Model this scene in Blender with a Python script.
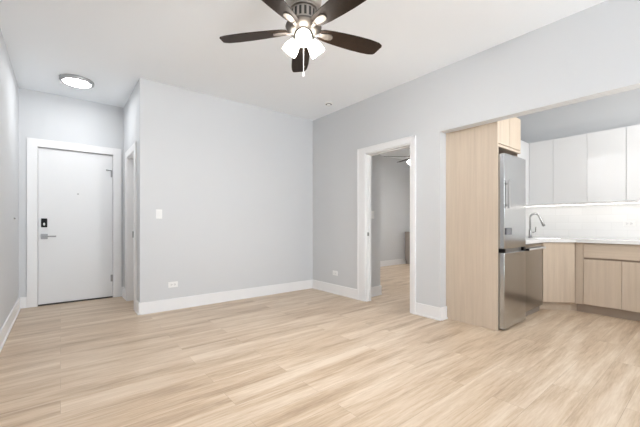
import bpy, bmesh, math, random
from math import pi, sin, cos, radians
from mathutils import Vector, Matrix

for o in list(bpy.data.objects):
    bpy.data.objects.remove(o, do_unlink=True)
S = bpy.context.scene
COL = S.collection

# ------------------------------------------------------------------ camera, world, light, exposure
cam_d = bpy.data.cameras.new('camera')
cam_d.sensor_fit = 'HORIZONTAL'
cam_d.sensor_width = 36
cam_d.lens = 36 * 324 / 640
cam_d.shift_y = 10.5 / 640
cam_d.clip_start = 0.02
cam = bpy.data.objects.new('camera', cam_d)
COL.objects.link(cam)
cam.location = (0, 0, 1.1)
cam.rotation_euler = (pi / 2, 0, radians(-38.69))
S.camera = cam

W = bpy.data.worlds.new('sky')
S.world = W
W.use_nodes = True
W.node_tree.nodes['Background'].inputs[0].default_value = (0.95, 0.97, 1, 1)
W.node_tree.nodes['Background'].inputs[1].default_value = 1.2

S.view_settings.view_transform = 'Standard'
S.view_settings.look = 'None'
S.view_settings.gamma = 1
S.view_settings.use_curve_mapping = False
S.view_settings.exposure = -0.04
S.cycles.max_bounces = 16
S.cycles.diffuse_bounces = 10


def area(name, loc, rot, sx, sy, power, col=(1, 1, 1), spread=180):
    l = bpy.data.lights.new(name, 'AREA')
    l.shape = 'RECTANGLE'
    l.size, l.size_y = sx, sy
    l.energy = power
    l.color = col
    l.spread = radians(spread)
    o = bpy.data.objects.new(name, l)
    o.location = loc
    o.rotation_euler = rot
    COL.objects.link(o)
    return o


# added fill lights at unseen window openings put in to light the rooms
area('added_fill_living', (2.0, -4.70, 1.0), (pi / 2 + radians(62), 0, radians(8)), 2.2, 0.9, 330, (0.86, 0.93, 1), 150)  # added source behind the camera, tilted up to brighten the ceiling
area('added_fill_bedroom', (8.14, 3.9, 1.5), (pi / 2, 0, pi / 2), 1.4, 1.4, 5, (1, 0.92, 0.82))  # weak added source that lifts the bedroom
area('added_fill_kitchen', (4.3, -0.6, 1.7), (pi / 2 + radians(22), 0, 0), 1.3, 1.0, 31, (1, 0.985, 0.96))  # added source that brightens the kitchen cabinets and upper wall

# key planes (metres; camera stands at the origin)
H = 2.875          # ceiling
XL = -0.425        # left wall
XB = 3.385         # right wall of the living room
TB = 0.123         # its thickness
YA = 4.43          # grey wall facing the camera
XS = 0.75          # side wall of the entry
YD = 5.735         # wall of the entry door
YN = -4.6          # wall behind the camera
YK = 2.07          # back wall of the kitchen
XK = 5.64          # far wall of the kitchen
YF = 5.55          # far wall of the bedroom
XE = 8.0           # right wall of the bedroom


# ------------------------------------------------------------------ materials
def lin(c):
    return tuple(((v / 255) / 12.92 if v / 255 < 0.04045 else ((v / 255 + 0.055) / 1.055) ** 2.4) for v in c)


def mat(name, col, rough=0.5, metal=0.0, spec=0.5, noise=0.0, nscale=4, bump=0.0, bscale=200, coat=0.0):
    m = bpy.data.materials.new(name)
    m.use_nodes = True
    nt = m.node_tree
    b = nt.nodes['Principled BSDF']
    b.inputs['Base Color'].default_value = (*col, 1)
    b.inputs['Roughness'].default_value = rough
    b.inputs['Metallic'].default_value = metal
    b.inputs['Specular IOR Level'].default_value = spec
    b.inputs['Coat Weight'].default_value = coat
    tc = nt.nodes.new('ShaderNodeTexCoord')
    if noise:
        n = nt.nodes.new('ShaderNodeTexNoise')
        n.inputs['Scale'].default_value = nscale
        r = nt.nodes.new('ShaderNodeMapRange')
        r.inputs[3].default_value = 1 - noise
        r.inputs[4].default_value = 1 + noise
        mx = nt.nodes.new('ShaderNodeVectorMath')
        mx.operation = 'SCALE'
        mx.inputs[0].default_value = col
        nt.links.new(tc.outputs['Object'], n.inputs['Vector'])
        nt.links.new(n.outputs['Fac'], r.inputs[0])
        nt.links.new(r.outputs[0], mx.inputs['Scale'])
        nt.links.new(mx.outputs[0], b.inputs['Base Color'])
    if bump:
        n2 = nt.nodes.new('ShaderNodeTexNoise')
        n2.inputs['Scale'].default_value = bscale
        bp = nt.nodes.new('ShaderNodeBump')
        bp.inputs['Strength'].default_value = bump
        bp.inputs['Distance'].default_value = 0.002
        nt.links.new(tc.outputs['Object'], n2.inputs['Vector'])
        nt.links.new(n2.outputs['Fac'], bp.inputs['Height'])
        nt.links.new(bp.outputs[0], b.inputs['Normal'])
    return m


def emit(name, col, strength, base=(0.9, 0.9, 0.9)):
    m = mat(name, base, 0.4)
    b = m.node_tree.nodes['Principled BSDF']
    b.inputs['Emission Color'].default_value = (*col, 1)
    b.inputs['Emission Strength'].default_value = strength
    return m


def wood(name, c1, c2, scale=(30, 30, 1.2), rough=0.5):
    """fine-grained wood; the grain runs along the axis with the smallest scale"""
    m = mat(name, c1, rough)
    nt = m.node_tree
    b = nt.nodes['Principled BSDF']
    tc = nt.nodes.new('ShaderNodeTexCoord')
    mp = nt.nodes.new('ShaderNodeMapping')
    mp.inputs['Scale'].default_value = scale
    n = nt.nodes.new('ShaderNodeTexNoise')
    n.inputs['Scale'].default_value = 1
    n.inputs['Detail'].default_value = 6
    n.inputs['Roughness'].default_value = 0.65
    n.inputs['Distortion'].default_value = 0.4
    rp = nt.nodes.new('ShaderNodeValToRGB')
    rp.color_ramp.elements[0].position = 0.3
    rp.color_ramp.elements[1].position = 0.7
    rp.color_ramp.elements[0].color = (*c2, 1)
    rp.color_ramp.elements[1].color = (*c1, 1)
    nt.links.new(tc.outputs['Object'], mp.inputs[0])
    nt.links.new(mp.outputs[0], n.inputs['Vector'])
    nt.links.new(n.outputs['Fac'], rp.inputs[0])
    nt.links.new(rp.outputs[0], b.inputs['Base Color'])
    return m


def plank_floor():
    m = mat('oak_plank_floor', (0.6, 0.45, 0.33), 0.36, spec=0.4)
    nt = m.node_tree
    L = nt.links.new
    b = nt.nodes['Principled BSDF']
    tc = nt.nodes.new('ShaderNodeTexCoord')
    br = nt.nodes.new('ShaderNodeTexBrick')
    br.offset = 0.37
    br.inputs['Scale'].default_value = 1
    br.inputs['Brick Width'].default_value = 1.32
    br.inputs['Row Height'].default_value = 0.185
    br.inputs['Mortar Size'].default_value = 0.0012
    br.inputs['Mortar Smooth'].default_value = 0.4
    br.inputs['Color1'].default_value = (0, 0, 0, 1)
    br.inputs['Color2'].default_value = (1, 1, 1, 1)
    br.inputs['Mortar'].default_value = (0.5, 0.5, 0.5, 1)
    L(tc.outputs['Object'], br.inputs['Vector'])
    # per-plank offset for the grain
    sep = nt.nodes.new('ShaderNodeSeparateColor')
    L(br.outputs['Color'], sep.inputs[0])
    mul = nt.nodes.new('ShaderNodeMath')
    mul.operation = 'MULTIPLY'
    mul.inputs[1].default_value = 2.2
    L(sep.outputs[0], mul.inputs[0])

    def grain(scale, detail, rough, dist):
        mp = nt.nodes.new('ShaderNodeMapping')
        mp.inputs['Scale'].default_value = scale
        L(tc.outputs['Object'], mp.inputs[0])
        n = nt.nodes.new('ShaderNodeTexNoise')
        n.noise_dimensions = '4D'
        n.inputs['Scale'].default_value = 1
        n.inputs['Detail'].default_value = detail
        n.inputs['Roughness'].default_value = rough
        n.inputs['Distortion'].default_value = dist
        L(mp.outputs[0], n.inputs['Vector'])
        L(mul.outputs[0], n.inputs['W'])
        return n
    g1 = grain((0.8, 7.5, 1), 3, 0.5, 0.9)       # broad bands
    g2 = grain((5, 75, 1), 5, 0.7, 0.3)         # fine streaks
    mixg = nt.nodes.new('ShaderNodeMath')
    mixg.operation = 'MULTIPLY_ADD'
    mixg.inputs[1].default_value = 0.40
    L(g2.outputs['Fac'], mixg.inputs[0])
    sc = nt.nodes.new('ShaderNodeMath')
    sc.operation = 'MULTIPLY'
    sc.inputs[1].default_value = 0.60
    L(g1.outputs['Fac'], sc.inputs[0])
    L(sc.outputs[0], mixg.inputs[2])
    add = nt.nodes.new('ShaderNodeMath')
    add.operation = 'MULTIPLY_ADD'
    add.inputs[1].default_value = 0.035
    L(sep.outputs[0], add.inputs[0])
    L(mixg.outputs[0], add.inputs[2])
    rp = nt.nodes.new('ShaderNodeValToRGB')
    e = rp.color_ramp.elements
    e[0].position = 0.36
    e[0].color = (*FLOOR_DARK, 1)
    e[1].position = 0.64
    e[1].color = (*FLOOR_LIGHT, 1)
    em = rp.color_ramp.elements.new(0.49)
    em.color = (*FLOOR_MID, 1)
    L(add.outputs[0], rp.inputs[0])
    mx = nt.nodes.new('ShaderNodeMix')
    mx.data_type = 'RGBA'
    mx.inputs['B'].default_value = (*[v * 0.6 for v in FLOOR_DARK], 1)
    fm = nt.nodes.new('ShaderNodeMath')
    fm.operation = 'MULTIPLY'
    fm.inputs[1].default_value = 0.5
    L(br.outputs['Fac'], fm.inputs[0])
    L(fm.outputs[0], mx.inputs['Factor'])
    L(rp.outputs[0], mx.inputs['A'])
    L(mx.outputs['Result'], b.inputs['Base Color'])
    bp = nt.nodes.new('ShaderNodeBump')
    bp.inputs['Strength'].default_value = 0.12
    bp.inputs['Distance'].default_value = 0.001
    L(g2.outputs['Fac'], bp.inputs['Height'])
    L(bp.outputs[0], b.inputs['Normal'])
    return m


def tile_mat():
    m = mat('white_glazed_tile', (0.86, 0.86, 0.85), 0.18)
    nt = m.node_tree
    b = nt.nodes['Principled BSDF']
    tc = nt.nodes.new('ShaderNodeTexCoord')
    sp = nt.nodes.new('ShaderNodeSeparateXYZ')
    ad = nt.nodes.new('ShaderNodeMath')
    cb = nt.nodes.new('ShaderNodeCombineXYZ')
    br = nt.nodes.new('ShaderNodeTexBrick')
    br.inputs['Scale'].default_value = 1
    br.inputs['Brick Width'].default_value = 0.305
    br.inputs['Row Height'].default_value = 0.102
    br.inputs['Mortar Size'].default_value = 0.0018
    br.inputs['Color1'].default_value = (0.86, 0.86, 0.855, 1)
    br.inputs['Color2'].default_value = (0.83, 0.83, 0.825, 1)
    br.inputs['Mortar'].default_value = (0.78, 0.78, 0.775, 1)
    L = nt.links.new
    L(tc.outputs['Object'], sp.inputs[0])
    L(sp.outputs[0], ad.inputs[0])
    L(sp.outputs[1], ad.inputs[1])
    L(ad.outputs[0], cb.inputs[0])
    L(sp.outputs[2], cb.inputs[1])
    L(cb.outputs[0], br.inputs['Vector'])
    L(br.outputs['Color'], b.inputs['Base Color'])
    return m


def brushed(name, col, rough, axis=2):
    """stainless steel with a fine brushed grain"""
    m = mat(name, col, rough, metal=1.0)
    nt = m.node_tree
    b = nt.nodes['Principled BSDF']
    tc = nt.nodes.new('ShaderNodeTexCoord')
    mp = nt.nodes.new('ShaderNodeMapping')
    s = [350, 350, 350]
    s[axis] = 3
    mp.inputs['Scale'].default_value = s
    n = nt.nodes.new('ShaderNodeTexNoise')
    n.inputs['Scale'].default_value = 1
    r = nt.nodes.new('ShaderNodeMapRange')
    r.inputs[3].default_value = rough * 0.85
    r.inputs[4].default_value = rough * 1.2
    nt.links.new(tc.outputs['Object'], mp.inputs[0])
    nt.links.new(mp.outputs[0], n.inputs['Vector'])
    nt.links.new(n.outputs['Fac'], r.inputs[0])
    nt.links.new(r.outputs[0], b.inputs['Roughness'])
    return m


FLOOR_DARK = (0.355, 0.253, 0.168)
FLOOR_MID = (0.53, 0.404, 0.285)
FLOOR_LIGHT = (0.67, 0.558, 0.437)

M = dict(
    wall=mat('grey_wall_paint', (0.63, 0.642, 0.655), 0.6, spec=0.3, noise=0.01, nscale=2, bump=0.05),
    ceil=mat('white_ceiling_paint', (0.88, 0.91, 0.94), 0.7, spec=0.2, bump=0.04),
    trim=mat('white_trim_paint', (0.83, 0.83, 0.835), 0.35, noise=0.008, nscale=3),
    door=mat('white_door_paint', (0.78, 0.785, 0.79), 0.4, noise=0.01, nscale=2),
    floor=plank_floor(),
    oak=wood('light_oak_laminate', (0.625, 0.522, 0.412), (0.53, 0.434, 0.338)),
    oak_h=wood('light_oak_laminate_along', (0.625, 0.522, 0.412), (0.53, 0.434, 0.338), (30, 1.2, 30)),
    oak_in=mat('oak_cabinet_carcass', (0.38, 0.30, 0.235), 0.6, noise=0.04, nscale=8),
    white_cab=mat('white_cabinet_lacquer', (0.70, 0.705, 0.71), 0.3, noise=0.005, nscale=2),
    quartz=mat('white_quartz', (0.76, 0.76, 0.76), 0.2, noise=0.015, nscale=6),
    tile=tile_mat(),
    steel=brushed('brushed_stainless_steel', (0.50, 0.508, 0.515), 0.17),
    steel_dw=brushed('brushed_stainless_dishwasher', (0.41, 0.41, 0.41), 0.2),
    steel_side=mat('grey_appliance_side', (0.30, 0.28, 0.26), 0.45, metal=0.3, noise=0.01),
    chrome=mat('polished_chrome', (0.75, 0.75, 0.75), 0.12, metal=1, noise=0.01),
    nickel=mat('brushed_nickel', (0.42, 0.385, 0.35), 0.38, metal=1, noise=0.02, nscale=20),
    dnickel=mat('antique_nickel', (0.17, 0.155, 0.14), 0.42, metal=1, noise=0.02, nscale=20),
    iron=mat('polished_nickel_blade_iron', (0.27, 0.245, 0.22), 0.45, metal=0.8, noise=0.02, nscale=20),
    satin=mat('satin_nickel_hardware', (0.30, 0.30, 0.30), 0.35, metal=0.9, noise=0.02, nscale=20),
    ring=mat('grey_metal_light_rim', (0.40, 0.40, 0.40), 0.45, metal=0.5, noise=0.01),
    bright_steel=mat('bright_satin_steel', (0.62, 0.61, 0.60), 0.45, metal=0.5, noise=0.01),
    faucet=mat('faucet_chrome', (0.36, 0.36, 0.36), 0.2, metal=1, noise=0.01),
    black=mat('black_plastic', (0.008, 0.008, 0.009), 0.5, spec=0.2, noise=0.05),
    dark=mat('dark_gap_liner', (0.03, 0.028, 0.026), 0.7, noise=0.05),
    bronze=mat('dark_bronze_threshold', (0.07, 0.06, 0.055), 0.5, metal=0.5, noise=0.05),
    blade=wood('dark_walnut_blade', (0.026, 0.014, 0.0075), (0.013, 0.0075, 0.0045), (60, 60, 60), 0.5),
    plate=mat('white_wall_plate', (0.84, 0.84, 0.83), 0.35, noise=0.005),
    plate_grey=mat('light_grey_switch', (0.80, 0.80, 0.795), 0.4, noise=0.005),
    shade=emit('lit_frosted_glass', (1.0, 0.94, 0.86), 22),
    bulb=emit('lit_bulb', (1.0, 0.99, 0.98), 1800),
    led=emit('lit_led_diffuser', (0.97, 0.985, 1.0), 48),
    strip=emit('lit_led_strip', (1.0, 0.96, 0.90), 7.5),
    taupe=mat('taupe_cabinet_paint', (0.36, 0.33, 0.30), 0.6, noise=0.02),
    display=mat('grey_display_glass', (0.10, 0.10, 0.11), 0.25, noise=0.02),
)


M['blade'].node_tree.nodes['Principled BSDF'].inputs['Specular IOR Level'].default_value = 0.25


# ------------------------------------------------------------------ builders
def box(bm, x0, x1, y0, y1, z0, z1):
    vs = [bm.verts.new((x, y, z)) for z in (z0, z1) for y in (y0, y1) for x in (x0, x1)]
    for f in ((0, 2, 3, 1), (4, 5, 7, 6), (0, 1, 5, 4), (2, 6, 7, 3), (0, 4, 6, 2), (1, 3, 7, 5)):
        bm.faces.new([vs[i] for i in f])
    return vs


def prism(bm, pts, z0, z1):
    a = [bm.verts.new((x, y, z0)) for x, y in pts]
    b = [bm.verts.new((x, y, z1)) for x, y in pts]
    n = len(pts)
    bm.faces.new(a[::-1])
    bm.faces.new(b)
    for i in range(n):
        bm.faces.new((a[i], a[(i + 1) % n], b[(i + 1) % n], b[i]))
    return a + b


def lathe(bm, prof, seg=32, mtx=Matrix(), closed=True):
    rings = []
    for r, z in prof:
        if r < 1e-6:
            rings.append([bm.verts.new(mtx @ Vector((0, 0, z)))])
        else:
            rings.append([bm.verts.new(mtx @ Vector((r * cos(2 * pi * k / seg), r * sin(2 * pi * k / seg), z))) for k in range(seg)])
    for a, b in zip(rings, rings[1:]):
        for k in range(seg):
            k2 = (k + 1) % seg
            if len(a) == 1 and len(b) == 1:
                continue
            if len(a) == 1:
                bm.faces.new((a[0], b[k], b[k2]))
            elif len(b) == 1:
                bm.faces.new((a[k], a[k2], b[0]))
            else:
                bm.faces.new((a[k], a[k2], b[k2], b[k]))


def tube(bm, pts, r, seg=12, radii=None):
    pts = [Vector(p) for p in pts]
    rings = []
    ref = None
    for i, p in enumerate(pts):
        d = (pts[min(i + 1, len(pts) - 1)] - pts[max(i - 1, 0)]).normalized()
        if ref is None:
            ref = d.orthogonal().normalized()
        ref = (ref - d * ref.dot(d)).normalized()
        s = d.cross(ref)
        rr = radii[i] if radii else r
        rings.append([bm.verts.new(p + (ref * cos(2 * pi * k / seg) + s * sin(2 * pi * k / seg)) * rr) for k in range(seg)])
    for a, b in zip(rings, rings[1:]):
        for k in range(seg):
            bm.faces.new((a[k], a[(k + 1) % seg], b[(k + 1) % seg], b[k]))
    bm.faces.new(rings[0][::-1])
    bm.faces.new(rings[-1])


def obj(name, bm, m, parent=None, bevel=0.0, smooth=False, segs=2, angle=35):
    bmesh.ops.recalc_face_normals(bm, faces=bm.faces)
    me = bpy.data.meshes.new(name)
    bm.to_mesh(me)
    bm.free()
    me.materials.append(m)
    o = bpy.data.objects.new(name, me)
    COL.objects.link(o)
    if smooth:
        for p in me.polygons:
            p.use_smooth = True
        try:
            me.set_sharp_from_angle(angle=radians(angle))
        except Exception:
            pass
    if bevel:
        bv = o.modifiers.new('bevel', 'BEVEL')
        bv.width = bevel
        bv.segments = segs
        bv.limit_method = 'ANGLE'
        bv.harden_normals = False
    if parent is not None:
        o.parent = parent
        o.matrix_parent_inverse = Matrix.Translation(parent.location).inverted() if False else Matrix()
    return o


def boxo(name, b, m, parent=None, bevel=0.0):
    bm = bmesh.new()
    box(bm, *b)
    return obj(name, bm, m, parent, bevel)


def multi(name, boxes, m, parent=None, bevel=0.0):
    bm = bmesh.new()
    for b in boxes:
        box(bm, *b)
    return obj(name, bm, m, parent, bevel)


def structure(o):
    o['kind'] = 'structure'
    return o


def thing(name, label, cat, loc=(0, 0, 0), rotz=0.0, group=None):
    o = bpy.data.objects.new(name, None)
    COL.objects.link(o)
    o.location = loc
    o.rotation_euler = (0, 0, rotz)
    o['label'] = label
    o['category'] = cat
    if group:
        o['group'] = group
    return o


def dup(root, loc, rotz, label, group=None):
    r = root.copy()
    COL.objects.link(r)
    r.location = loc
    r.rotation_euler = (0, 0, rotz)
    r['label'] = label
    if group:
        r['group'] = group
    for ch in list(root.children):
        c = ch.copy()
        COL.objects.link(c)
        c.parent = r
        for g in list(ch.children):
            d = g.copy()
            COL.objects.link(d)
            d.parent = c
    return r


# ------------------------------------------------------------------ room shell
structure(boxo('floor', (XL - 0.15, XE + 0.15, YN - 0.15, YD + 0.2, -0.1, 0), M['floor']))
structure(boxo('ceiling', (XL - 0.15, XE + 0.15, YN - 0.15, YD + 0.2, H, H + 0.1), M['ceil']))
structure(boxo('wall_left', (XL - 0.15, XL, YN - 0.15, YD + 0.2, 0, H), M['wall']))
# grey wall facing the camera, and the side wall of the entry with its closet door opening
structure(boxo('wall_far', (XS, XB + TB, YA, YA + 0.12, 0, H), M['wall']))
SY0, SY1, SZ = 4.745, 5.33, 2.045          # closet door opening
structure(multi('wall_entry_side', [(XS, XS + 0.11, YA + 0.12, SY0, 0, H), (XS, XS + 0.11, SY1, YD, 0, H),
                                    (XS, XS + 0.11, SY0, SY1, SZ, H)], M['wall']))
# wall of the entry door
DX0, DX1, DZ = -0.24, 0.615, 2.135
structure(multi('wall_entry', [(XL, DX0, YD, YD + 0.15, 0, H), (DX1, XS + 0.11, YD, YD + 0.15, 0, H),
                               (DX0, DX1, YD, YD + 0.15, DZ, H), (DX0 - 0.1, DX1 + 0.1, YD + 0.15, YD + 0.2, 0, H)], M['wall']))
# right wall with bedroom door opening and the wide kitchen opening
BY0, BY1, BZ = 2.422, 3.186, 2.100
TD = 0.098        # wall thickness at the bedroom doorway's far side
KO, KE, HZ = 2.03, -0.45, 2.155
structure(multi('wall_right', [(XB, XB + TD, BY1, YA, 0, H), (XB, XB + TB, KO, BY0, 0, H), (XB, XB + TB, BY0, BY1, BZ, H),
                               (XB, XB + TB, KE, KO, HZ, H), (XB, XB + TB, YN, KE, 0, H)], M['wall']))
# kitchen
structure(boxo('wall_kitchen_back', (XB + TB, XK + 0.12, YK, YK + 0.12, 0, H), M['wall']))
structure(boxo('wall_kitchen_far', (XK, XK + 0.12, KE - 0.12, YK, 0, H), M['wall']))
structure(multi('wall_kitchen_near', [(XB + TB, 3.65, KE - 0.12, KE, 0, H), (4.95, XK, KE - 0.12, KE, 0, H), (3.65, 4.95, KE - 0.12, KE, 0, 1.15), (3.65, 4.95, KE - 0.12, KE, 2.25, H)], M['wall']))
structure(multi('wall_kitchen_tile', [(XK - 0.01, XK, KE, YK, 0.91, 1.40), (4.13, XK - 0.01, YK - 0.01, YK, 0.91, 1.40)], M['tile']))
# wall behind the camera, with an unseen window added to let light in
structure(multi('wall_near', [(XL, 0.0, YN - 0.15, YN, 0, H), (3.0, XB + TB, YN - 0.15, YN, 0, H),
                              (0.0, 3.0, YN - 0.15, YN, 0, 0.55), (0.0, 3.0, YN - 0.15, YN, 2.45, H)], M['wall']))
structure(multi('added_window_1', [(-0.08, 0.0, YN - 0.02, YN + 0.02, 0.47, 2.53), (3.0, 3.08, YN - 0.02, YN + 0.02, 0.47, 2.53),
                             (0.0, 3.0, YN - 0.02, YN + 0.02, 2.45, 2.53), (-0.12, 3.12, YN - 0.02, YN + 0.06, 0.47, 0.55)], M['trim'], bevel=0.004))
# bedroom
RX = 3.88                                    # corner of the short wall inside the bedroom door
structure(boxo('wall_bedroom_left', (XB + TD, RX, 3.345, YF, 0, H), M['wall']))
structure(boxo('wall_bedroom_far', (RX, XE, YF, YF + 0.12, 0, H), M['wall']))
structure(multi('wall_bedroom_right', [(XE, XE + 0.12, YK, 3.2, 0, H), (XE, XE + 0.12, 4.6, YF + 0.12, 0, H),
                                       (XE, XE + 0.12, 3.2, 4.6, 0, 0.8), (XE, XE + 0.12, 3.2, 4.6, 2.2, H)], M['wall']))
structure(boxo('wall_bedroom_near', (XK + 0.12, XE, YK, YK + 0.12, 0, H), M['wall']))


# baseboards: a flat board with a small rounded shoe at the floor
def baseboard(name, runs):
    """runs: (x0, y0, x1, y1, nx, ny): a run along the wall face and the direction it protrudes"""
    bm = bmesh.new()
    for x0, y0, x1, y1, nx, ny in runs:
        for t, z0, z1 in ((0.015, 0.0, 0.145), (0.024, 0.0, 0.02)):
            xs = sorted((x0, x1 + nx * t if nx else x1)) if nx else sorted((x0, x1))
            ys = sorted((y0, y1 + ny * t if ny else y1)) if ny else sorted((y0, y1))
            box(bm, xs[0], xs[1], ys[0], ys[1], z0, z1)
    return structure(obj(name, bm, M['trim'], bevel=0.003))


CW = 0.105   # casing width of the entry door
baseboard('baseboard_left', [(XL, YN, XL, YD, 1, 0)])
baseboard('baseboard_entry', [(XL, YD, DX0 - CW, YD, 0, -1), (DX1 + CW, YD, XS, YD, 0, -1)])
baseboard('baseboard_entry_side', [(XS, YA - 0.015, XS, SY0 - 0.12, -1, 0), (XS, SY1 + 0.12, XS, YD, -1, 0)])
baseboard('baseboard_far', [(XS, YA, XB, YA, 0, -1)])
BC = 0.072    # casing width of the bedroom door
baseboard('baseboard_right', [(XB, BY1 + 0.147, XB, YA, -1, 0), (XB, KO - 0.015, XB, BY0 - BC, -1, 0),
                              (XB, KO, XB + TB, KO, 0, -1), (XB, YN, XB, KE, -1, 0)])
baseboard('baseboard_near', [(XL, YN, XB, YN, 0, 1)])
baseboard('baseboard_bedroom', [(XB + TD, 3.345, RX + 0.015, 3.345, 0, -1), (RX, 3.345, RX, YF, 1, 0), (RX, YF, XE, YF, 0, -1)])

# casing of the bedroom doorway, with its jamb boards and door stop
t1 = multi('trim_1', [
    (XB - 0.02, XB, BY1, BY1 + 0.147, 0, BZ + 0.082), (XB - 0.02, XB, BY0 - BC, BY0, 0, BZ + 0.082),
    (XB - 0.02, XB, BY0, BY1, BZ, BZ + 0.082),
    (XB - 0.027, XB - 0.02, BY1 + 0.125, BY1 + 0.147, 0, BZ + 0.082), (XB - 0.027, XB - 0.02, BY0 - BC, BY0 - BC + 0.022, 0, BZ + 0.082),
    (XB - 0.027, XB - 0.02, BY0 - BC, BY1 + 0.147, BZ + 0.062, BZ + 0.082),
    (XB - 0.006, XB + TD, BY1 - 0.018, BY1, 0, BZ), (XB - 0.006, XB + TB, BY0, BY0 + 0.018, 0, BZ),
    (XB - 0.006, XB + TB, BY0, BY1, BZ - 0.018, BZ),
    (XB + 0.05, XB + 0.085, BY1 - 0.03, BY1 - 0.018, 0, BZ), (XB + 0.05, XB + 0.085, BY0 + 0.018, BY0 + 0.03, 0, BZ),
    (XB + 0.05, XB + 0.085, BY0, BY1, BZ - 0.03, BZ - 0.018)], M['trim'], bevel=0.003)
structure(t1)
boxo('strike_plate', (XB + 0.012, XB + 0.045, BY1 - 0.0205, BY1 - 0.018, 0.93, 0.98), M['satin'], t1)

# casing of the closet doorway in the entry
t2 = multi('trim_2', [
    (XS - 0.018, XS, SY0 - 0.12, SY0, 0, SZ + 0.09), (XS - 0.018, XS, SY1, SY1 + 0.12, 0, SZ + 0.09),
    (XS - 0.018, XS, SY0, SY1, SZ, SZ + 0.09), (XS - 0.004, XS + 0.11, SY0, SY0 + 0.015, 0, SZ),
    (XS - 0.004, XS + 0.11, SY1 - 0.015, SY1, 0, SZ), (XS - 0.004, XS + 0.11, SY0, SY1, SZ - 0.015, SZ)], M['trim'], bevel=0.003)
structure(t2)
d2 = structure(boxo('door_2', (XS + 0.072, XS + 0.108, SY0 + 0.019, SY1 - 0.019, 0.014, SZ - 0.02), M['door'], bevel=0.002))
for z in (0.95,):
    bm = bmesh.new()
    box(bm, XS + 0.055, XS + 0.072, SY1 - 0.035, SY1 - 0.016, z - 0.045, z + 0.045)
    obj('hinge', bm, M['satin'], d2, bevel=0.002)

# casing of the entry door
t3 = multi('trim_3', [
    (DX0 - CW, DX0, YD - 0.02, YD, 0, DZ + 0.1), (DX1, DX1 + CW, YD - 0.02, YD, 0, DZ + 0.1),
    (DX0, DX1, YD - 0.02, YD, DZ, DZ + 0.1),
    (DX0, DX0 + 0.004, YD, YD + 0.1, 0, DZ), (DX1 - 0.004, DX1, YD, YD + 0.1, 0, DZ), (DX0, DX1, YD, YD + 0.1, DZ - 0.004, DZ)],
    M['trim'], bevel=0.003)
structure(t3)
structure(boxo('trim_4', (DX0 + 0.004, DX1 - 0.004, YD - 0.005, YD + 0.1, 0, 0.016), M['bronze'], bevel=0.003))
# the entry door itself
d1 = structure(boxo('door_1', (DX0 + 0.0065, DX1 - 0.0065, YD + 0.012, YD + 0.057, 0.018, DZ - 0.012), M['door'], bevel=0.002))
fy = YD + 0.012
kx = -0.172
k = boxo('keypad_lock', (kx - 0.032, kx + 0.032, fy - 0.022, fy, 1.055, 1.175), M['black'], d1, bevel=0.006)
bm = bmesh.new()
lathe(bm, [(0, -0.004), (0.013, -0.004), (0.013, 0.004), (0, 0.004)], 20,
      Matrix.Translation((kx, fy - 0.024, 1.098)) @ Matrix.Rotation(pi / 2, 4, 'X') @ Matrix.Diagonal((0.8, 1.5, 1, 1)))
obj('thumb_turn', bm, M['plate'], k, smooth=True)
lv = boxo('lever_handle', (kx - 0.036, kx + 0.036, fy - 0.014, fy, 0.896, 0.968), M['satin'], d1, bevel=0.004)
bm = bmesh.new()
tube(bm, [(kx, fy - 0.01, 0.933), (kx, fy - 0.05, 0.933)], 0.011)
tube(bm, [(kx - 0.01, fy - 0.05, 0.933), (kx + 0.05, fy - 0.053, 0.933), (kx + 0.125, fy - 0.048, 0.933)], 0.009)
obj('lever', bm, M['satin'], lv, smooth=True)
bm = bmesh.new()
lathe(bm, [(0, -0.004), (0.007, -0.004), (0.009, 0), (0.009, 0.003)], 16, Matrix.Translation((0.194, fy, 1.526)) @ Matrix.Rotation(-pi / 2, 4, 'X'))
obj('peephole', bm, M['satin'], d1, smooth=True)
for z in (0.29,):
    bm = bmesh.new()
    tube(bm, [(DX1 - 0.006, fy - 0.006, z - 0.05), (DX1 - 0.006, fy - 0.006, z + 0.05)], 0.006, 10)
    box(bm, DX1 - 0.03, DX1 - 0.008, fy - 0.003, fy, z - 0.05, z + 0.05)
    obj('hinge', bm, M['satin'], d1, smooth=True)
bm = bmesh.new()                              # swing-bar door guard near the top hinge corner
box(bm, DX1 - 0.028, DX1 - 0.012, fy - 0.010, fy, 1.80, 1.905)
tube(bm, [(DX1 - 0.02, fy - 0.02, 1.895), (DX1 - 0.075, fy - 0.028, 1.90), (DX1 - 0.085, fy - 0.012, 1.90)], 0.007, 8)
obj('door_guard', bm, M['satin'], d1, bevel=0.002)


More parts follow.
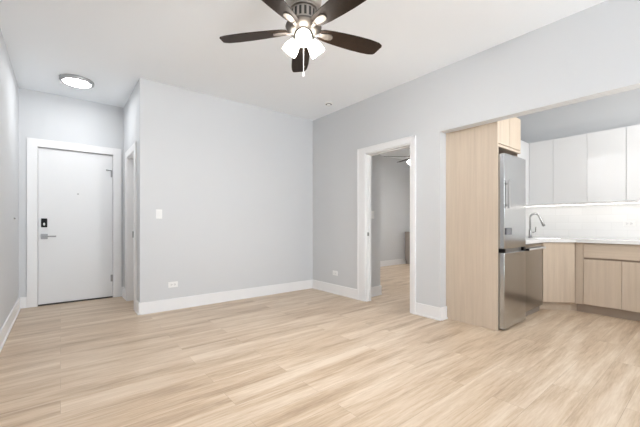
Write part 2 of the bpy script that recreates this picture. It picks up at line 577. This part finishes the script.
# ------------------------------------------------------------------ ceiling fan
def make_fan(label, loc, rotz, lamp_dir):
    t = thing('ceiling_fan', label, 'ceiling fan', loc, rotz)      # origin: on the ceiling; fan hangs down
    zb = -0.397                                                    # blade plane
    bm = bmesh.new()
    lathe(bm, [(0, 0), (0.085, 0), (0.088, -0.02), (0.088, -0.05), (0.115, -0.075), (0.128, -0.12), (0.128, -0.2), (0.118, -0.235), (0.1, -0.25), (0, -0.25)], 48)
    obj('motor_housing', bm, M['nickel'], t, smooth=True)
    bm = bmesh.new()                                               # vented collar
    lathe(bm, [(0, -0.25), (0.1, -0.25), (0.1, -0.262), (0.088, -0.266), (0.088, -0.345), (0.1, -0.35), (0.1, -0.362), (0, -0.362)], 48)
    vc = obj('vent_collar', bm, M['nickel'], t, smooth=True)
    bm = bmesh.new()
    for i in range(16):
        a = 2 * pi * i / 16
        vs = box(bm, 0.084, 0.0895, -0.008, 0.008, -0.335, -0.276)
        bmesh.ops.rotate(bm, verts=vs, cent=(0, 0, 0), matrix=Matrix.Rotation(a, 3, 'Z'))
    obj('vent_slots', bm, M['dark'], vc)
    bm = bmesh.new()                                               # flywheel bowl
    lathe(bm, [(0, -0.36), (0.10, -0.362), (0.125, -0.37), (0.128, -0.38), (0.112, -0.405), (0.072, -0.425), (0, -0.425)], 48)
    obj('flywheel', bm, M['dnickel'], t, smooth=True)
    bm = bmesh.new()                                               # switch cup and lamp fitter
    lathe(bm, [(0, -0.425), (0.066, -0.425), (0.07, -0.435), (0.07, -0.465), (0.06, -0.49), (0.03, -0.505), (0.012, -0.515), (0, -0.517)], 40)
    obj('light_fitter', bm, M['dnickel'], t, smooth=True)
    # blades with their irons
    out = [(0.118, 0.038), (0.15, 0.052), (0.22, 0.062), (0.32, 0.070), (0.42, 0.075), (0.52, 0.075), (0.58, 0.070), (0.617, 0.060), (0.628, 0.045),
           (0.640, -0.036), (0.634, -0.050), (0.60, -0.066), (0.52, -0.074), (0.42, -0.074), (0.32, -0.069), (0.22, -0.061), (0.15, -0.051), (0.118, -0.038)]
    for i in range(5):
        R = Matrix.Rotation(2 * pi * i / 5, 4, 'Z') @ Matrix.Translation((0, 0, zb)) @ Matrix.Rotation(radians(-11), 4, 'X')
        bm = bmesh.new()
        vs = prism(bm, out, -0.003, 0.003)
        bmesh.ops.transform(bm, matrix=R, verts=vs)
        b = obj('blade', bm, M['blade'], t, bevel=0.0015)
        bm = bmesh.new()
        leaf = [(0.105, 0.012), (0.14, 0.019), (0.175, 0.027), (0.205, 0.026), (0.222, 0.017), (0.228, 0), (0.222, -0.017), (0.205, -0.026), (0.175, -0.027), (0.14, -0.019), (0.105, -0.012)]
        vs = prism(bm, leaf, -0.010, -0.0032)
        bmesh.ops.transform(bm, matrix=R, verts=vs)
        R2 = Matrix.Rotation(2 * pi * i / 5, 4, 'Z')
        tube(bm, [R2 @ Vector(p) for p in ((0.075, 0, -0.400), (0.095, 0, -0.408), (0.125, 0, zb - 0.007))], 0.013, 10)
        obj('blade_iron', bm, M['iron'], b, bevel=0.001, smooth=True)
    # three bell shades
    for j in range(3):
        a = lamp_dir - rotz + 2 * pi * j / 3
        d = Vector((cos(a) * cos(radians(48)), sin(a) * cos(radians(48)), -sin(radians(48))))
        root = Vector((cos(a) * 0.042, sin(a) * 0.042, -0.437))
        q = Vector((0, 0, 1)).rotation_difference(d).to_matrix().to_4x4()
        mt = Matrix.Translation(root) @ q
        bm = bmesh.new()
        lathe(bm, [(0, -0.01), (0.026, -0.008), (0.029, 0.0), (0.029, 0.032), (0.024, 0.036)], 24, mt)
        hd = obj('lamp_holder', bm, M['dnickel'], t, smooth=True)
        bm = bmesh.new()
        prof = [(0.030, 0.032), (0.038, 0.045), (0.046, 0.065), (0.052, 0.09), (0.054, 0.112), (0.053, 0.128)]
        lathe(bm, prof + [(0.050, 0.128)] + [(r - 0.003, z) for r, z in prof[::-1]], 32, mt)
        obj('lamp_shade', bm, M['shade'], t, smooth=True, angle=60)
        bm = bmesh.new()
        lathe(bm, [(0.012, 0.036), (0.014, 0.06), (0.024, 0.075), (0.028, 0.09), (0.022, 0.11), (0.012, 0.119), (0, 0.12)], 20, mt)
        obj('bulb', bm, M['bulb'], hd, smooth=True)
    # pull chain with its fob, at the side away from the front lamp
    a = lamp_dir - rotz + pi
    px, py = cos(a) * 0.04, sin(a) * 0.04
    bm = bmesh.new()
    for i in range(27):
        z = -0.505 - i * 0.0065
        bmesh.ops.create_icosphere(bm, subdivisions=1, radius=0.0034, matrix=Matrix.Translation((px, py, z)))
    ch = obj('pull_chain', bm, M['plate'], t, smooth=True)
    bm = bmesh.new()
    lathe(bm, [(0, -0.676), (0.004, -0.678), (0.008, -0.692), (0.008, -0.702), (0.004, -0.710), (0, -0.711)], 14, Matrix.Translation((px, py, 0)))
    obj('chain_fob', bm, M['plate'], ch, smooth=True)
    return t


FX, FY = 1.348, 1.870
fan = make_fan('five-bladed dark brown ceiling fan with three lit glass shades in the main room', (FX, FY, H), radians(129.65), math.atan2(-FY, -FX))
dup(fan, (5.66, 3.95, H), radians(141.3), 'ceiling fan partly seen through the bedroom doorway beyond')

# ------------------------------------------------------------------ flush ceiling lights, detector
def make_disc(label, loc):
    t = thing('ceiling_light', label, 'ceiling light', loc)
    bm = bmesh.new()
    lathe(bm, [(0.10, 0), (0.168, 0), (0.175, -0.008), (0.174, -0.028), (0.166, -0.040), (0.150, -0.044), (0.140, -0.040), (0.138, -0.03)], 64)
    obj('trim_ring', bm, M['ring'], t, smooth=True)
    bm = bmesh.new()
    lathe(bm, [(0.1385, -0.03), (0.139, -0.040), (0.12, -0.045), (0.06, -0.048), (0, -0.049)], 64)
    obj('diffuser', bm, M['led'], t, smooth=True)
    return t


led = make_disc('lit round flush ceiling light with silver rim above the entry door', (0.16, 4.99, H))
dup(led, (4.35, 0.25, H), 0, 'unseen round flush ceiling light added over the middle of the kitchen')  # out-of-view lamp added to light the kitchen

t = thing('smoke_detector', 'small round white smoke detector on ceiling near the room corner', 'smoke detector', (3.08, 3.64, H))
bm = bmesh.new()
lathe(bm, [(0, 0), (0.058, 0), (0.06, -0.006), (0.056, -0.014), (0.03, -0.017), (0, -0.017)], 32)
obj('base', bm, M['plate'], t, smooth=True)
bm = bmesh.new()
lathe(bm, [(0.0, -0.017), (0.03, -0.017), (0.034, -0.024), (0.026, -0.036), (0, -0.038)], 24)
sn = obj('sensor_cap', bm, M['plate_grey'], t, smooth=True)
bm = bmesh.new()
for i in range(10):
    vs = box(bm, 0.029, 0.0325, -0.006, 0.006, -0.026, -0.019)
    bmesh.ops.rotate(bm, verts=vs, cent=(0, 0, 0), matrix=Matrix.Rotation(2 * pi * i / 10, 3, 'Z'))
obj('vent_slots', bm, M['dark'], sn)
bm = bmesh.new()
lathe(bm, [(0.031, -0.0172), (0.044, -0.0172), (0.044, -0.019), (0.031, -0.019)], 28)
obj('vent_ring', bm, M['dark'], t)


# ------------------------------------------------------------------ switches and outlets (local: x along wall, y out of wall towards -y)
def make_switch(label, loc, rotz):
    t = thing('light_switch', label, 'light switch', loc, rotz)
    boxo('wall_plate', (-0.036, 0.036, -0.006, 0, -0.058, 0.058), M['plate'], t, bevel=0.003)
    bm = bmesh.new()
    vs = box(bm, -0.017, 0.017, -0.010, -0.004, -0.034, 0.034)
    bmesh.ops.rotate(bm, verts=vs, cent=(0, -0.006, 0), matrix=Matrix.Rotation(radians(4), 3, 'X'))
    obj('rocker', bm, M['plate_grey'], t, bevel=0.001)
    return t


def make_outlet(label, loc, rotz):
    t = thing('electrical_outlet', label, 'outlet', loc, rotz)
    boxo('wall_plate', (-0.058, 0.058, -0.006, 0, -0.036, 0.036), M['plate'], t, bevel=0.003)
    for s in (-1, 1):
        r = boxo('receptacle', (s * 0.02 - 0.0145, s * 0.02 + 0.0145, -0.009, -0.005, -0.0165, 0.0165), M['plate_grey'], t, bevel=0.002)
        bm = bmesh.new()
        for dx, dz, w, h in ((-0.004, 0.007, 0.004, 0.0014), (-0.004, -0.007, 0.005, 0.0014), (0.007, 0, 0.0025, 0.0025)):
            box(bm, s * 0.02 + dx - w, s * 0.02 + dx + w, -0.0093, -0.0085, dz - h, dz + h)
        obj('socket_holes', bm, M['dark'], r)
    return t


make_switch('white rocker light switch on the grey wall beside the entry', (0.963, YA, 1.225), 0)
make_switch('light switch on the short wall inside the bedroom doorway', (3.70, 3.345, 1.24), 0)
make_outlet('white horizontal outlet low on the grey wall facing the camera', (1.128, YA, 0.323), 0)
make_outlet('white horizontal outlet low between room corner and bedroom doorway', (XB, 3.84, 0.325), -pi / 2)
make_outlet('white horizontal outlet on the tiled kitchen backsplash', (XK - 0.01, 0.755, 1.105), -pi / 2)

# ------------------------------------------------------------------ refrigerator enclosure
PX = XB + TB + 0.003
t = thing('refrigerator_cabinet', 'light oak cabinet with full-height side panel enclosing the steel refrigerator', 'cabinet', (0, 0, 0))
boxo('side_panel', (PX, PX + 0.02, 1.46, 2.062, 0, 2.30), M['oak'], t, bevel=0.001)
boxo('body', (PX + 0.02, 4.12, 1.482, 2.062, 1.905, 2.30), M['oak_in'], t)
boxo('bottom_rail', (PX + 0.02, 4.12, 1.462, 1.482, 1.905, 1.932), M['oak'], t, bevel=0.001)
for x0, x1 in ((PX + 0.022, 3.814), (3.818, 4.118)):
    boxo('door', (x0, x1, 1.462, 1.481, 1.940, 2.298), M['oak'], t, bevel=0.001)
# far side panel
boxo('side_panel', (4.12, 4.135, 1.50, 2.062, 0, 1.905), M['oak_in'], t)

# ------------------------------------------------------------------ refrigerator
FX0, FX1 = PX + 0.03, 4.112
t = thing('refrigerator', 'tall stainless refrigerator with bottom freezer beside the oak side panel', 'refrigerator', (0, 0, 0))
boxo('body', (FX0 + 0.006, FX1 - 0.006, 1.47, 2.04, 0.03, 1.815), M['steel_side'], t, bevel=0.004)


def fridge_door(name, z0, z1):
    bm = bmesh.new()
    n = 10
    pts = [(FX0, 1.465), (FX0, 1.408)]
    for i in range(1, n):
        u = i / n
        pts.append((FX0 + (FX1 - FX0) * u, 1.408 - 0.006 * (1 - (2 * u - 1) ** 2)))
    pts += [(FX1, 1.408), (FX1, 1.465)]
    prism(bm, pts, z0, z1)
    return obj(name, bm, M['steel'], t, bevel=0.004, smooth=True, angle=20)


up = fridge_door('door', 0.845, 1.828)
lo = fridge_door('freezer_door', 0.018, 0.800)
boxo('handle_strip', (FX0 + 0.01, FX1 - 0.01, 1.43, 1.47, 0.800, 0.845), M['satin'], t)
for x0, x1 in ((FX0 - 0.001, FX0 + 0.03), (FX1 - 0.07, FX1 + 0.001)):
    boxo('hinge_cap', (x0, x1, 1.405, 1.47, 0.803, 0.842), M['black'], t, bevel=0.004)
bm = bmesh.new()
hx = FX0 + 0.05
box(bm, hx - 0.018, hx + 0.018, 1.374, 1.390, 1.26, 1.55)
box(bm, hx - 0.008, hx + 0.008, 1.385, 1.408, 1.285, 1.305)
box(bm, hx - 0.008, hx + 0.008, 1.385, 1.408, 1.505, 1.525)
obj('handle', bm, M['satin'], up, bevel=0.003)
boxo('display', (hx - 0.02, hx + 0.12, 1.398, 1.4065, 0.99, 1.06), M['display'], up, bevel=0.001)
boxo('plinth', (FX0 + 0.01, FX1 - 0.01, 1.48, 1.60, 0.0, 0.03), M['dark'], t)

# ------------------------------------------------------------------ dishwasher
YW = 1.44
t = thing('dishwasher', 'stainless dishwasher between refrigerator and corner cabinet', 'dishwasher', (0, 0, 0))
boxo('body', (4.145, 4.765, YW + 0.03, 2.05, 0.075, 0.866), M['steel_side'], t)
dd = boxo('door', (4.145, 4.765, YW, YW + 0.03, 0.078, 0.862), M['steel_dw'], t, bevel=0.004)
boxo('toe_kick', (4.145, 4.765, YW + 0.035, 2.05, 0.0, 0.074), M['steel_side'], t)
bm = bmesh.new()
tube(bm, [(4.17, YW - 0.034, 0.805), (4.74, YW - 0.034, 0.805)], 0.011)
hd = obj('handle', bm, M['bright_steel'], dd, smooth=True)
for x, m_ in ((4.175, 'black'), (4.72, 'bright_steel')):
    bm = bmesh.new()
    tube(bm, [(x, YW, 0.805), (x, YW - 0.046, 0.805)], 0.014)
    obj('handle_post', bm, M[m_], hd, smooth=True)

# ------------------------------------------------------------------ base cabinets
XF = 5.04                                    # front of the doors on the far run
YC = 1.172                                   # where the diagonal corner front meets the far run
dg = 0.27
XC = XF - dg                                 # other end of the diagonal
ZT = 0.868
s2 = 1 / math.sqrt(2)
t = thing('corner_cabinet', 'light oak corner base cabinet with one diagonal door', 'cabinet', (0, 0, 0))
n = Vector((-s2, -s2)) * -1                  # into the cabinet


def off(p, d):
    return (p[0] + n.x * d, p[1] + n.y * d)


P0, P1 = (XC + 0.004, YC + dg - 0.004), (XF - 0.002, YC + 0.002)
bm = bmesh.new()
prism(bm, [off(P0, 0.021), off(P1, 0.021), (XF + 0.02, YC), (XK - 0.012, YC), (XK - 0.012, YK - 0.012), (4.77, YK - 0.012), (4.77, YW + 0.02)][::-1], 0.105, ZT)
obj('body', bm, M['oak_in'], t)
bm = bmesh.new()
prism(bm, [P0, P1, off(P1, 0.02), off(P0, 0.02)], 0.112, ZT - 0.004)
obj('door', bm, M['oak'], t, bevel=0.001)
bm = bmesh.new()
prism(bm, [off(P0, 0.07), off(P1, 0.07), (XF + 0.07, YC), (XF + 0.4, YC), (4.9, YK - 0.1), (4.78, YW + 0.07)][::-1], 0, 0.105)
obj('toe_kick', bm, M['oak_h'], t)


def base_cabinet(label, y1, y0, filler=0.0):
    """far-run unit from y1 (towards the corner) to y0, fronts facing -x"""
    t = thing('base_cabinet', label, 'cabinet', (0, 0, 0), group='oak base cabinets along the kitchen far wall')
    boxo('body', (XF + 0.021, XK - 0.012, y0, y1, 0.105, ZT), M['oak_in'], t)
    boxo('toe_kick', (XF + 0.07, XF + 0.09, y0, y1, 0, 0.105), M['oak_in'], t)
    yf = y1 - filler
    if filler:
        boxo('filler_strip', (XF + 0.008, XF + 0.022, yf + 0.001, y1 - 0.001, 0.105, ZT - 0.002), M['oak'], t)
    ym = (yf + y0) / 2
    boxo('drawer', (XF, XF + 0.02, y0 + 0.002, yf - 0.002, 0.688, ZT - 0.006), M['oak_h'], t, bevel=0.001)
    for a, b in ((ym + 0.002, yf - 0.002), (y0 + 0.002, ym - 0.002)):
        boxo('door', (XF, XF + 0.02, a, b, 0.112, 0.664), M['oak'], t, bevel=0.001)
    return t


base_cabinet('light oak base cabinet with wide drawer over two doors beside the diagonal corner', YC, 0.39, 0.083)
base_cabinet('light oak base cabinet at the near end of the kitchen counter', 0.388, -0.435)

# countertop with a cut-out for the sink
SC = Vector((5.06, 1.46))                    # sink centre, set on the diagonal
ax = Vector((s2, -s2))                       # along the diagonal front
ay = Vector((s2, s2))                        # towards the corner


def dpt(u, v):
    p = SC + ax * u + ay * v
    return (p.x, p.y)


outer = [(4.138, 1.413), (4.758, 1.413), (5.010, 1.161), (5.010, KE + 0.005), (XK - 0.012, KE + 0.005), (XK - 0.012, YK - 0.012), (4.138, YK - 0.012)]
hole = [dpt(-0.2, -0.14), dpt(0.2, -0.14), dpt(0.2, 0.08), dpt(-0.2, 0.08)]
bm = bmesh.new()


def ring_slab(bm, outer, hole, z0, z1):
    for z, flip in ((z1, False), (z0, True)):
        ov = [bm.verts.new((x, y, z)) for x, y in outer]
        hv = [bm.verts.new((x, y, z)) for x, y in hole]
        es = [bm.edges.new((ov[i], ov[(i + 1) % len(ov)])) for i in range(len(ov))]
        es += [bm.edges.new((hv[i], hv[(i + 1) % len(hv)])) for i in range(len(hv))]
        bmesh.ops.triangle_fill(bm, use_beauty=True, use_dissolve=False, edges=es)
        if flip:
            lo_o, lo_h = ov, hv
        else:
            hi_o, hi_h = ov, hv
    for lo_, hi_ in ((lo_o, hi_o), (lo_h, hi_h)):
        for i in range(len(lo_)):
            j = (i + 1) % len(lo_)
            bm.faces.new((lo_[i], lo_[j], hi_[j], hi_[i]))


ring_slab(bm, outer, hole, 0.870, 0.912)
ct = obj('countertop', bm, M['quartz'])
ct['label'] = 'white quartz kitchen countertop running round the corner above the oak cabinets'
ct['category'] = 'countertop'

t = thing('kitchen_sink', 'stainless undermount sink set into the corner of the white countertop', 'sink', (0, 0, 0))
bm = bmesh.new()
corn = [(-0.2, -0.14), (0.2, -0.14), (0.2, 0.08), (-0.2, 0.08)]
top = [bm.verts.new((*dpt(u * 0.99, v * 0.99), 0.905)) for u, v in corn]
bot = [bm.verts.new((*dpt(u * 0.9, v * 0.9), 0.875)) for u, v in corn]
for i in range(4):
    bm.faces.new((top[i], top[(i + 1) % 4], bot[(i + 1) % 4], bot[i]))
bm.faces.new(bot)
bs = obj('basin', bm, M['steel'], t)
sol = bs.modifiers.new('wall', 'SOLIDIFY')
sol.thickness = 0.002
bm = bmesh.new()
lathe(bm, [(0, 0.877), (0.03, 0.877), (0.035, 0.879)], 24, Matrix.Translation((*dpt(0, 0), 0)))
obj('drain', bm, M['chrome'], t, smooth=True)

# faucet: tall pull-down on the counter behind the sink
fp = dpt(-0.16, 0.14)
t = thing('kitchen_faucet', 'chrome gooseneck pull-down faucet on the countertop against the white tile', 'faucet', (fp[0], fp[1], 0.912))
d = Vector((0.62, -0.78, 0)).normalized()
bm = bmesh.new()
lathe(bm, [(0, 0), (0.027, 0), (0.027, 0.008), (0.02, 0.014), (0.018, 0.10), (0.013, 0.115)], 24)
obj('base', bm, M['faucet'], t, smooth=True)
bm = bmesh.new()
pts = [(0, 0, 0.10), (0, 0, 0.272)]
rr = 0.058
for i in range(1, 13):
    a = pi * i / 12 * 0.91
    p = d * (rr - rr * cos(a))
    pts.append((p.x, p.y, 0.272 + rr * sin(a)))
tube(bm, pts, 0.0115, 14)
obj('spout', bm, M['faucet'], t, smooth=True)
e = Vector(pts[-1])
dv = (Vector(pts[-1]) - Vector(pts[-2])).normalized()
bm = bmesh.new()
tube(bm, [e, e + dv * 0.05, e + dv * 0.125, e + dv * 0.14], 0.015, 14, [0.0125, 0.015, 0.019, 0.017])
obj('spray_head', bm, M['faucet'], t, smooth=True)
bm = bmesh.new()
tube(bm, [d * 0.01 + Vector((0, 0, 0.075)), d * 0.045 + Vector((0, 0, 0.075)), d * 0.065 + Vector((0, 0, 0.083)), d * 0.07 + Vector((0, 0, 0.15))], 0.006, 10)
obj('handle', bm, M['faucet'], t, smooth=True)

# ------------------------------------------------------------------ upper cabinets
XU = 5.30
ZU0, ZU1 = 1.377, 2.267
YU = 1.770


def upper(label, y1, y0):
    t = thing('wall_cabinet', label, 'cabinet', (0, 0, 0), group='white upper cabinets')
    boxo('body', (XU + 0.02, XK - 0.002, y0 + 0.001, y1 - 0.001, ZU0, ZU1), M['white_cab'], t)
    ym = (y0 + y1) / 2
    for a, b in ((ym + 0.0015, y1 - 0.0015), (y0 + 0.0015, ym - 0.0015)):
        boxo('door', (XU, XU + 0.019, a, b, ZU0 + 0.001, ZU1), M['white_cab'], t, bevel=0.0015)
    return t


t = thing('corner_wall_cabinet', 'white upper cabinet in the kitchen corner above the faucet', 'cabinet', (0, 0, 0), group='white upper cabinets')
bm = bmesh.new()
prism(bm, [(XU + 0.02, 1.479), (XU + 0.02, YU + 0.02), (4.16, YU + 0.02), (4.16, YK - 0.002), (XK - 0.002, YK - 0.002), (XK - 0.002, 1.479)][::-1], ZU0, ZU1)
obj('body', bm, M['white_cab'], t)
boxo('door', (XU, XU + 0.019, 1.4795, YU - 0.0015, ZU0 + 0.001, ZU1), M['white_cab'], t, bevel=0.0015)
for x0, x1 in ((4.162, 4.538), (4.541, 4.918), (4.921, 5.298)):
    boxo('door', (x0, x1, YU, YU + 0.019, ZU0 + 0.001, ZU1), M['white_cab'], t, bevel=0.0015)
upper('white upper cabinet with two flat doors between corner unit and frame edge', 1.478, 0.740)
upper('white upper cabinet cut off by the right edge of the photo', 0.738, 0.0)

# light strip under the upper cabinets
bm = bmesh.new()
box(bm, 5.50, 5.53, 0.02, 1.95, ZU0 - 0.012, ZU0 - 0.001)
ls = thing('under_cabinet_light', 'thin lit strip light under the white upper cabinets', 'light', (0, 0, 0))
obj('housing', bm, M['plate'], ls)
bm = bmesh.new()
box(bm, 5.503, 5.527, 0.03, 1.94, ZU0 - 0.016, ZU0 - 0.012)
obj('diffuser', bm, M['strip'], ls)

# ------------------------------------------------------------------ bedroom furniture glimpsed through the doorway
t = thing('storage_cabinet', 'taupe low cabinet at the bedroom far wall, glimpsed through the doorway', 'cabinet', (7.70, 5.36, 0))
boxo('body', (-0.27, 0.27, -0.14, 0.16, 0.1, 0.86), M['taupe'], t, bevel=0.004)
boxo('top', (-0.28, 0.28, -0.15, 0.165, 0.86, 0.885), M['taupe'], t, bevel=0.004)
boxo('plinth', (-0.25, 0.25, -0.11, 0.15, 0, 0.1), M['taupe'], t)
for s in (-1, 1):
    dd = boxo('door', (s * 0.133 - 0.128, s * 0.133 + 0.128, -0.155, -0.14, 0.12, 0.845), M['taupe'], t, bevel=0.003)
    bm = bmesh.new()
    tube(bm, [(s * 0.03, -0.155, 0.5), (s * 0.03, -0.18, 0.5)], 0.01, 12)
    obj('knob', bm, M['satin'], dd, smooth=True)

# small round fixture on the left wall near the entry
bm = bmesh.new()
lathe(bm, [(0, 0), (0.012, 0), (0.012, 0.004), (0.008, 0.010), (0.008, 0.016), (0, 0.018)], 20, Matrix.Translation((XL, 5.17, 1.166)) @ Matrix.Rotation(pi / 2, 4, 'Y'))
wk = obj('wall_peg', bm, M['satin'], smooth=True)
wk['label'] = 'tiny grey round peg on the left wall beside the entry door'
wk['category'] = 'peg'
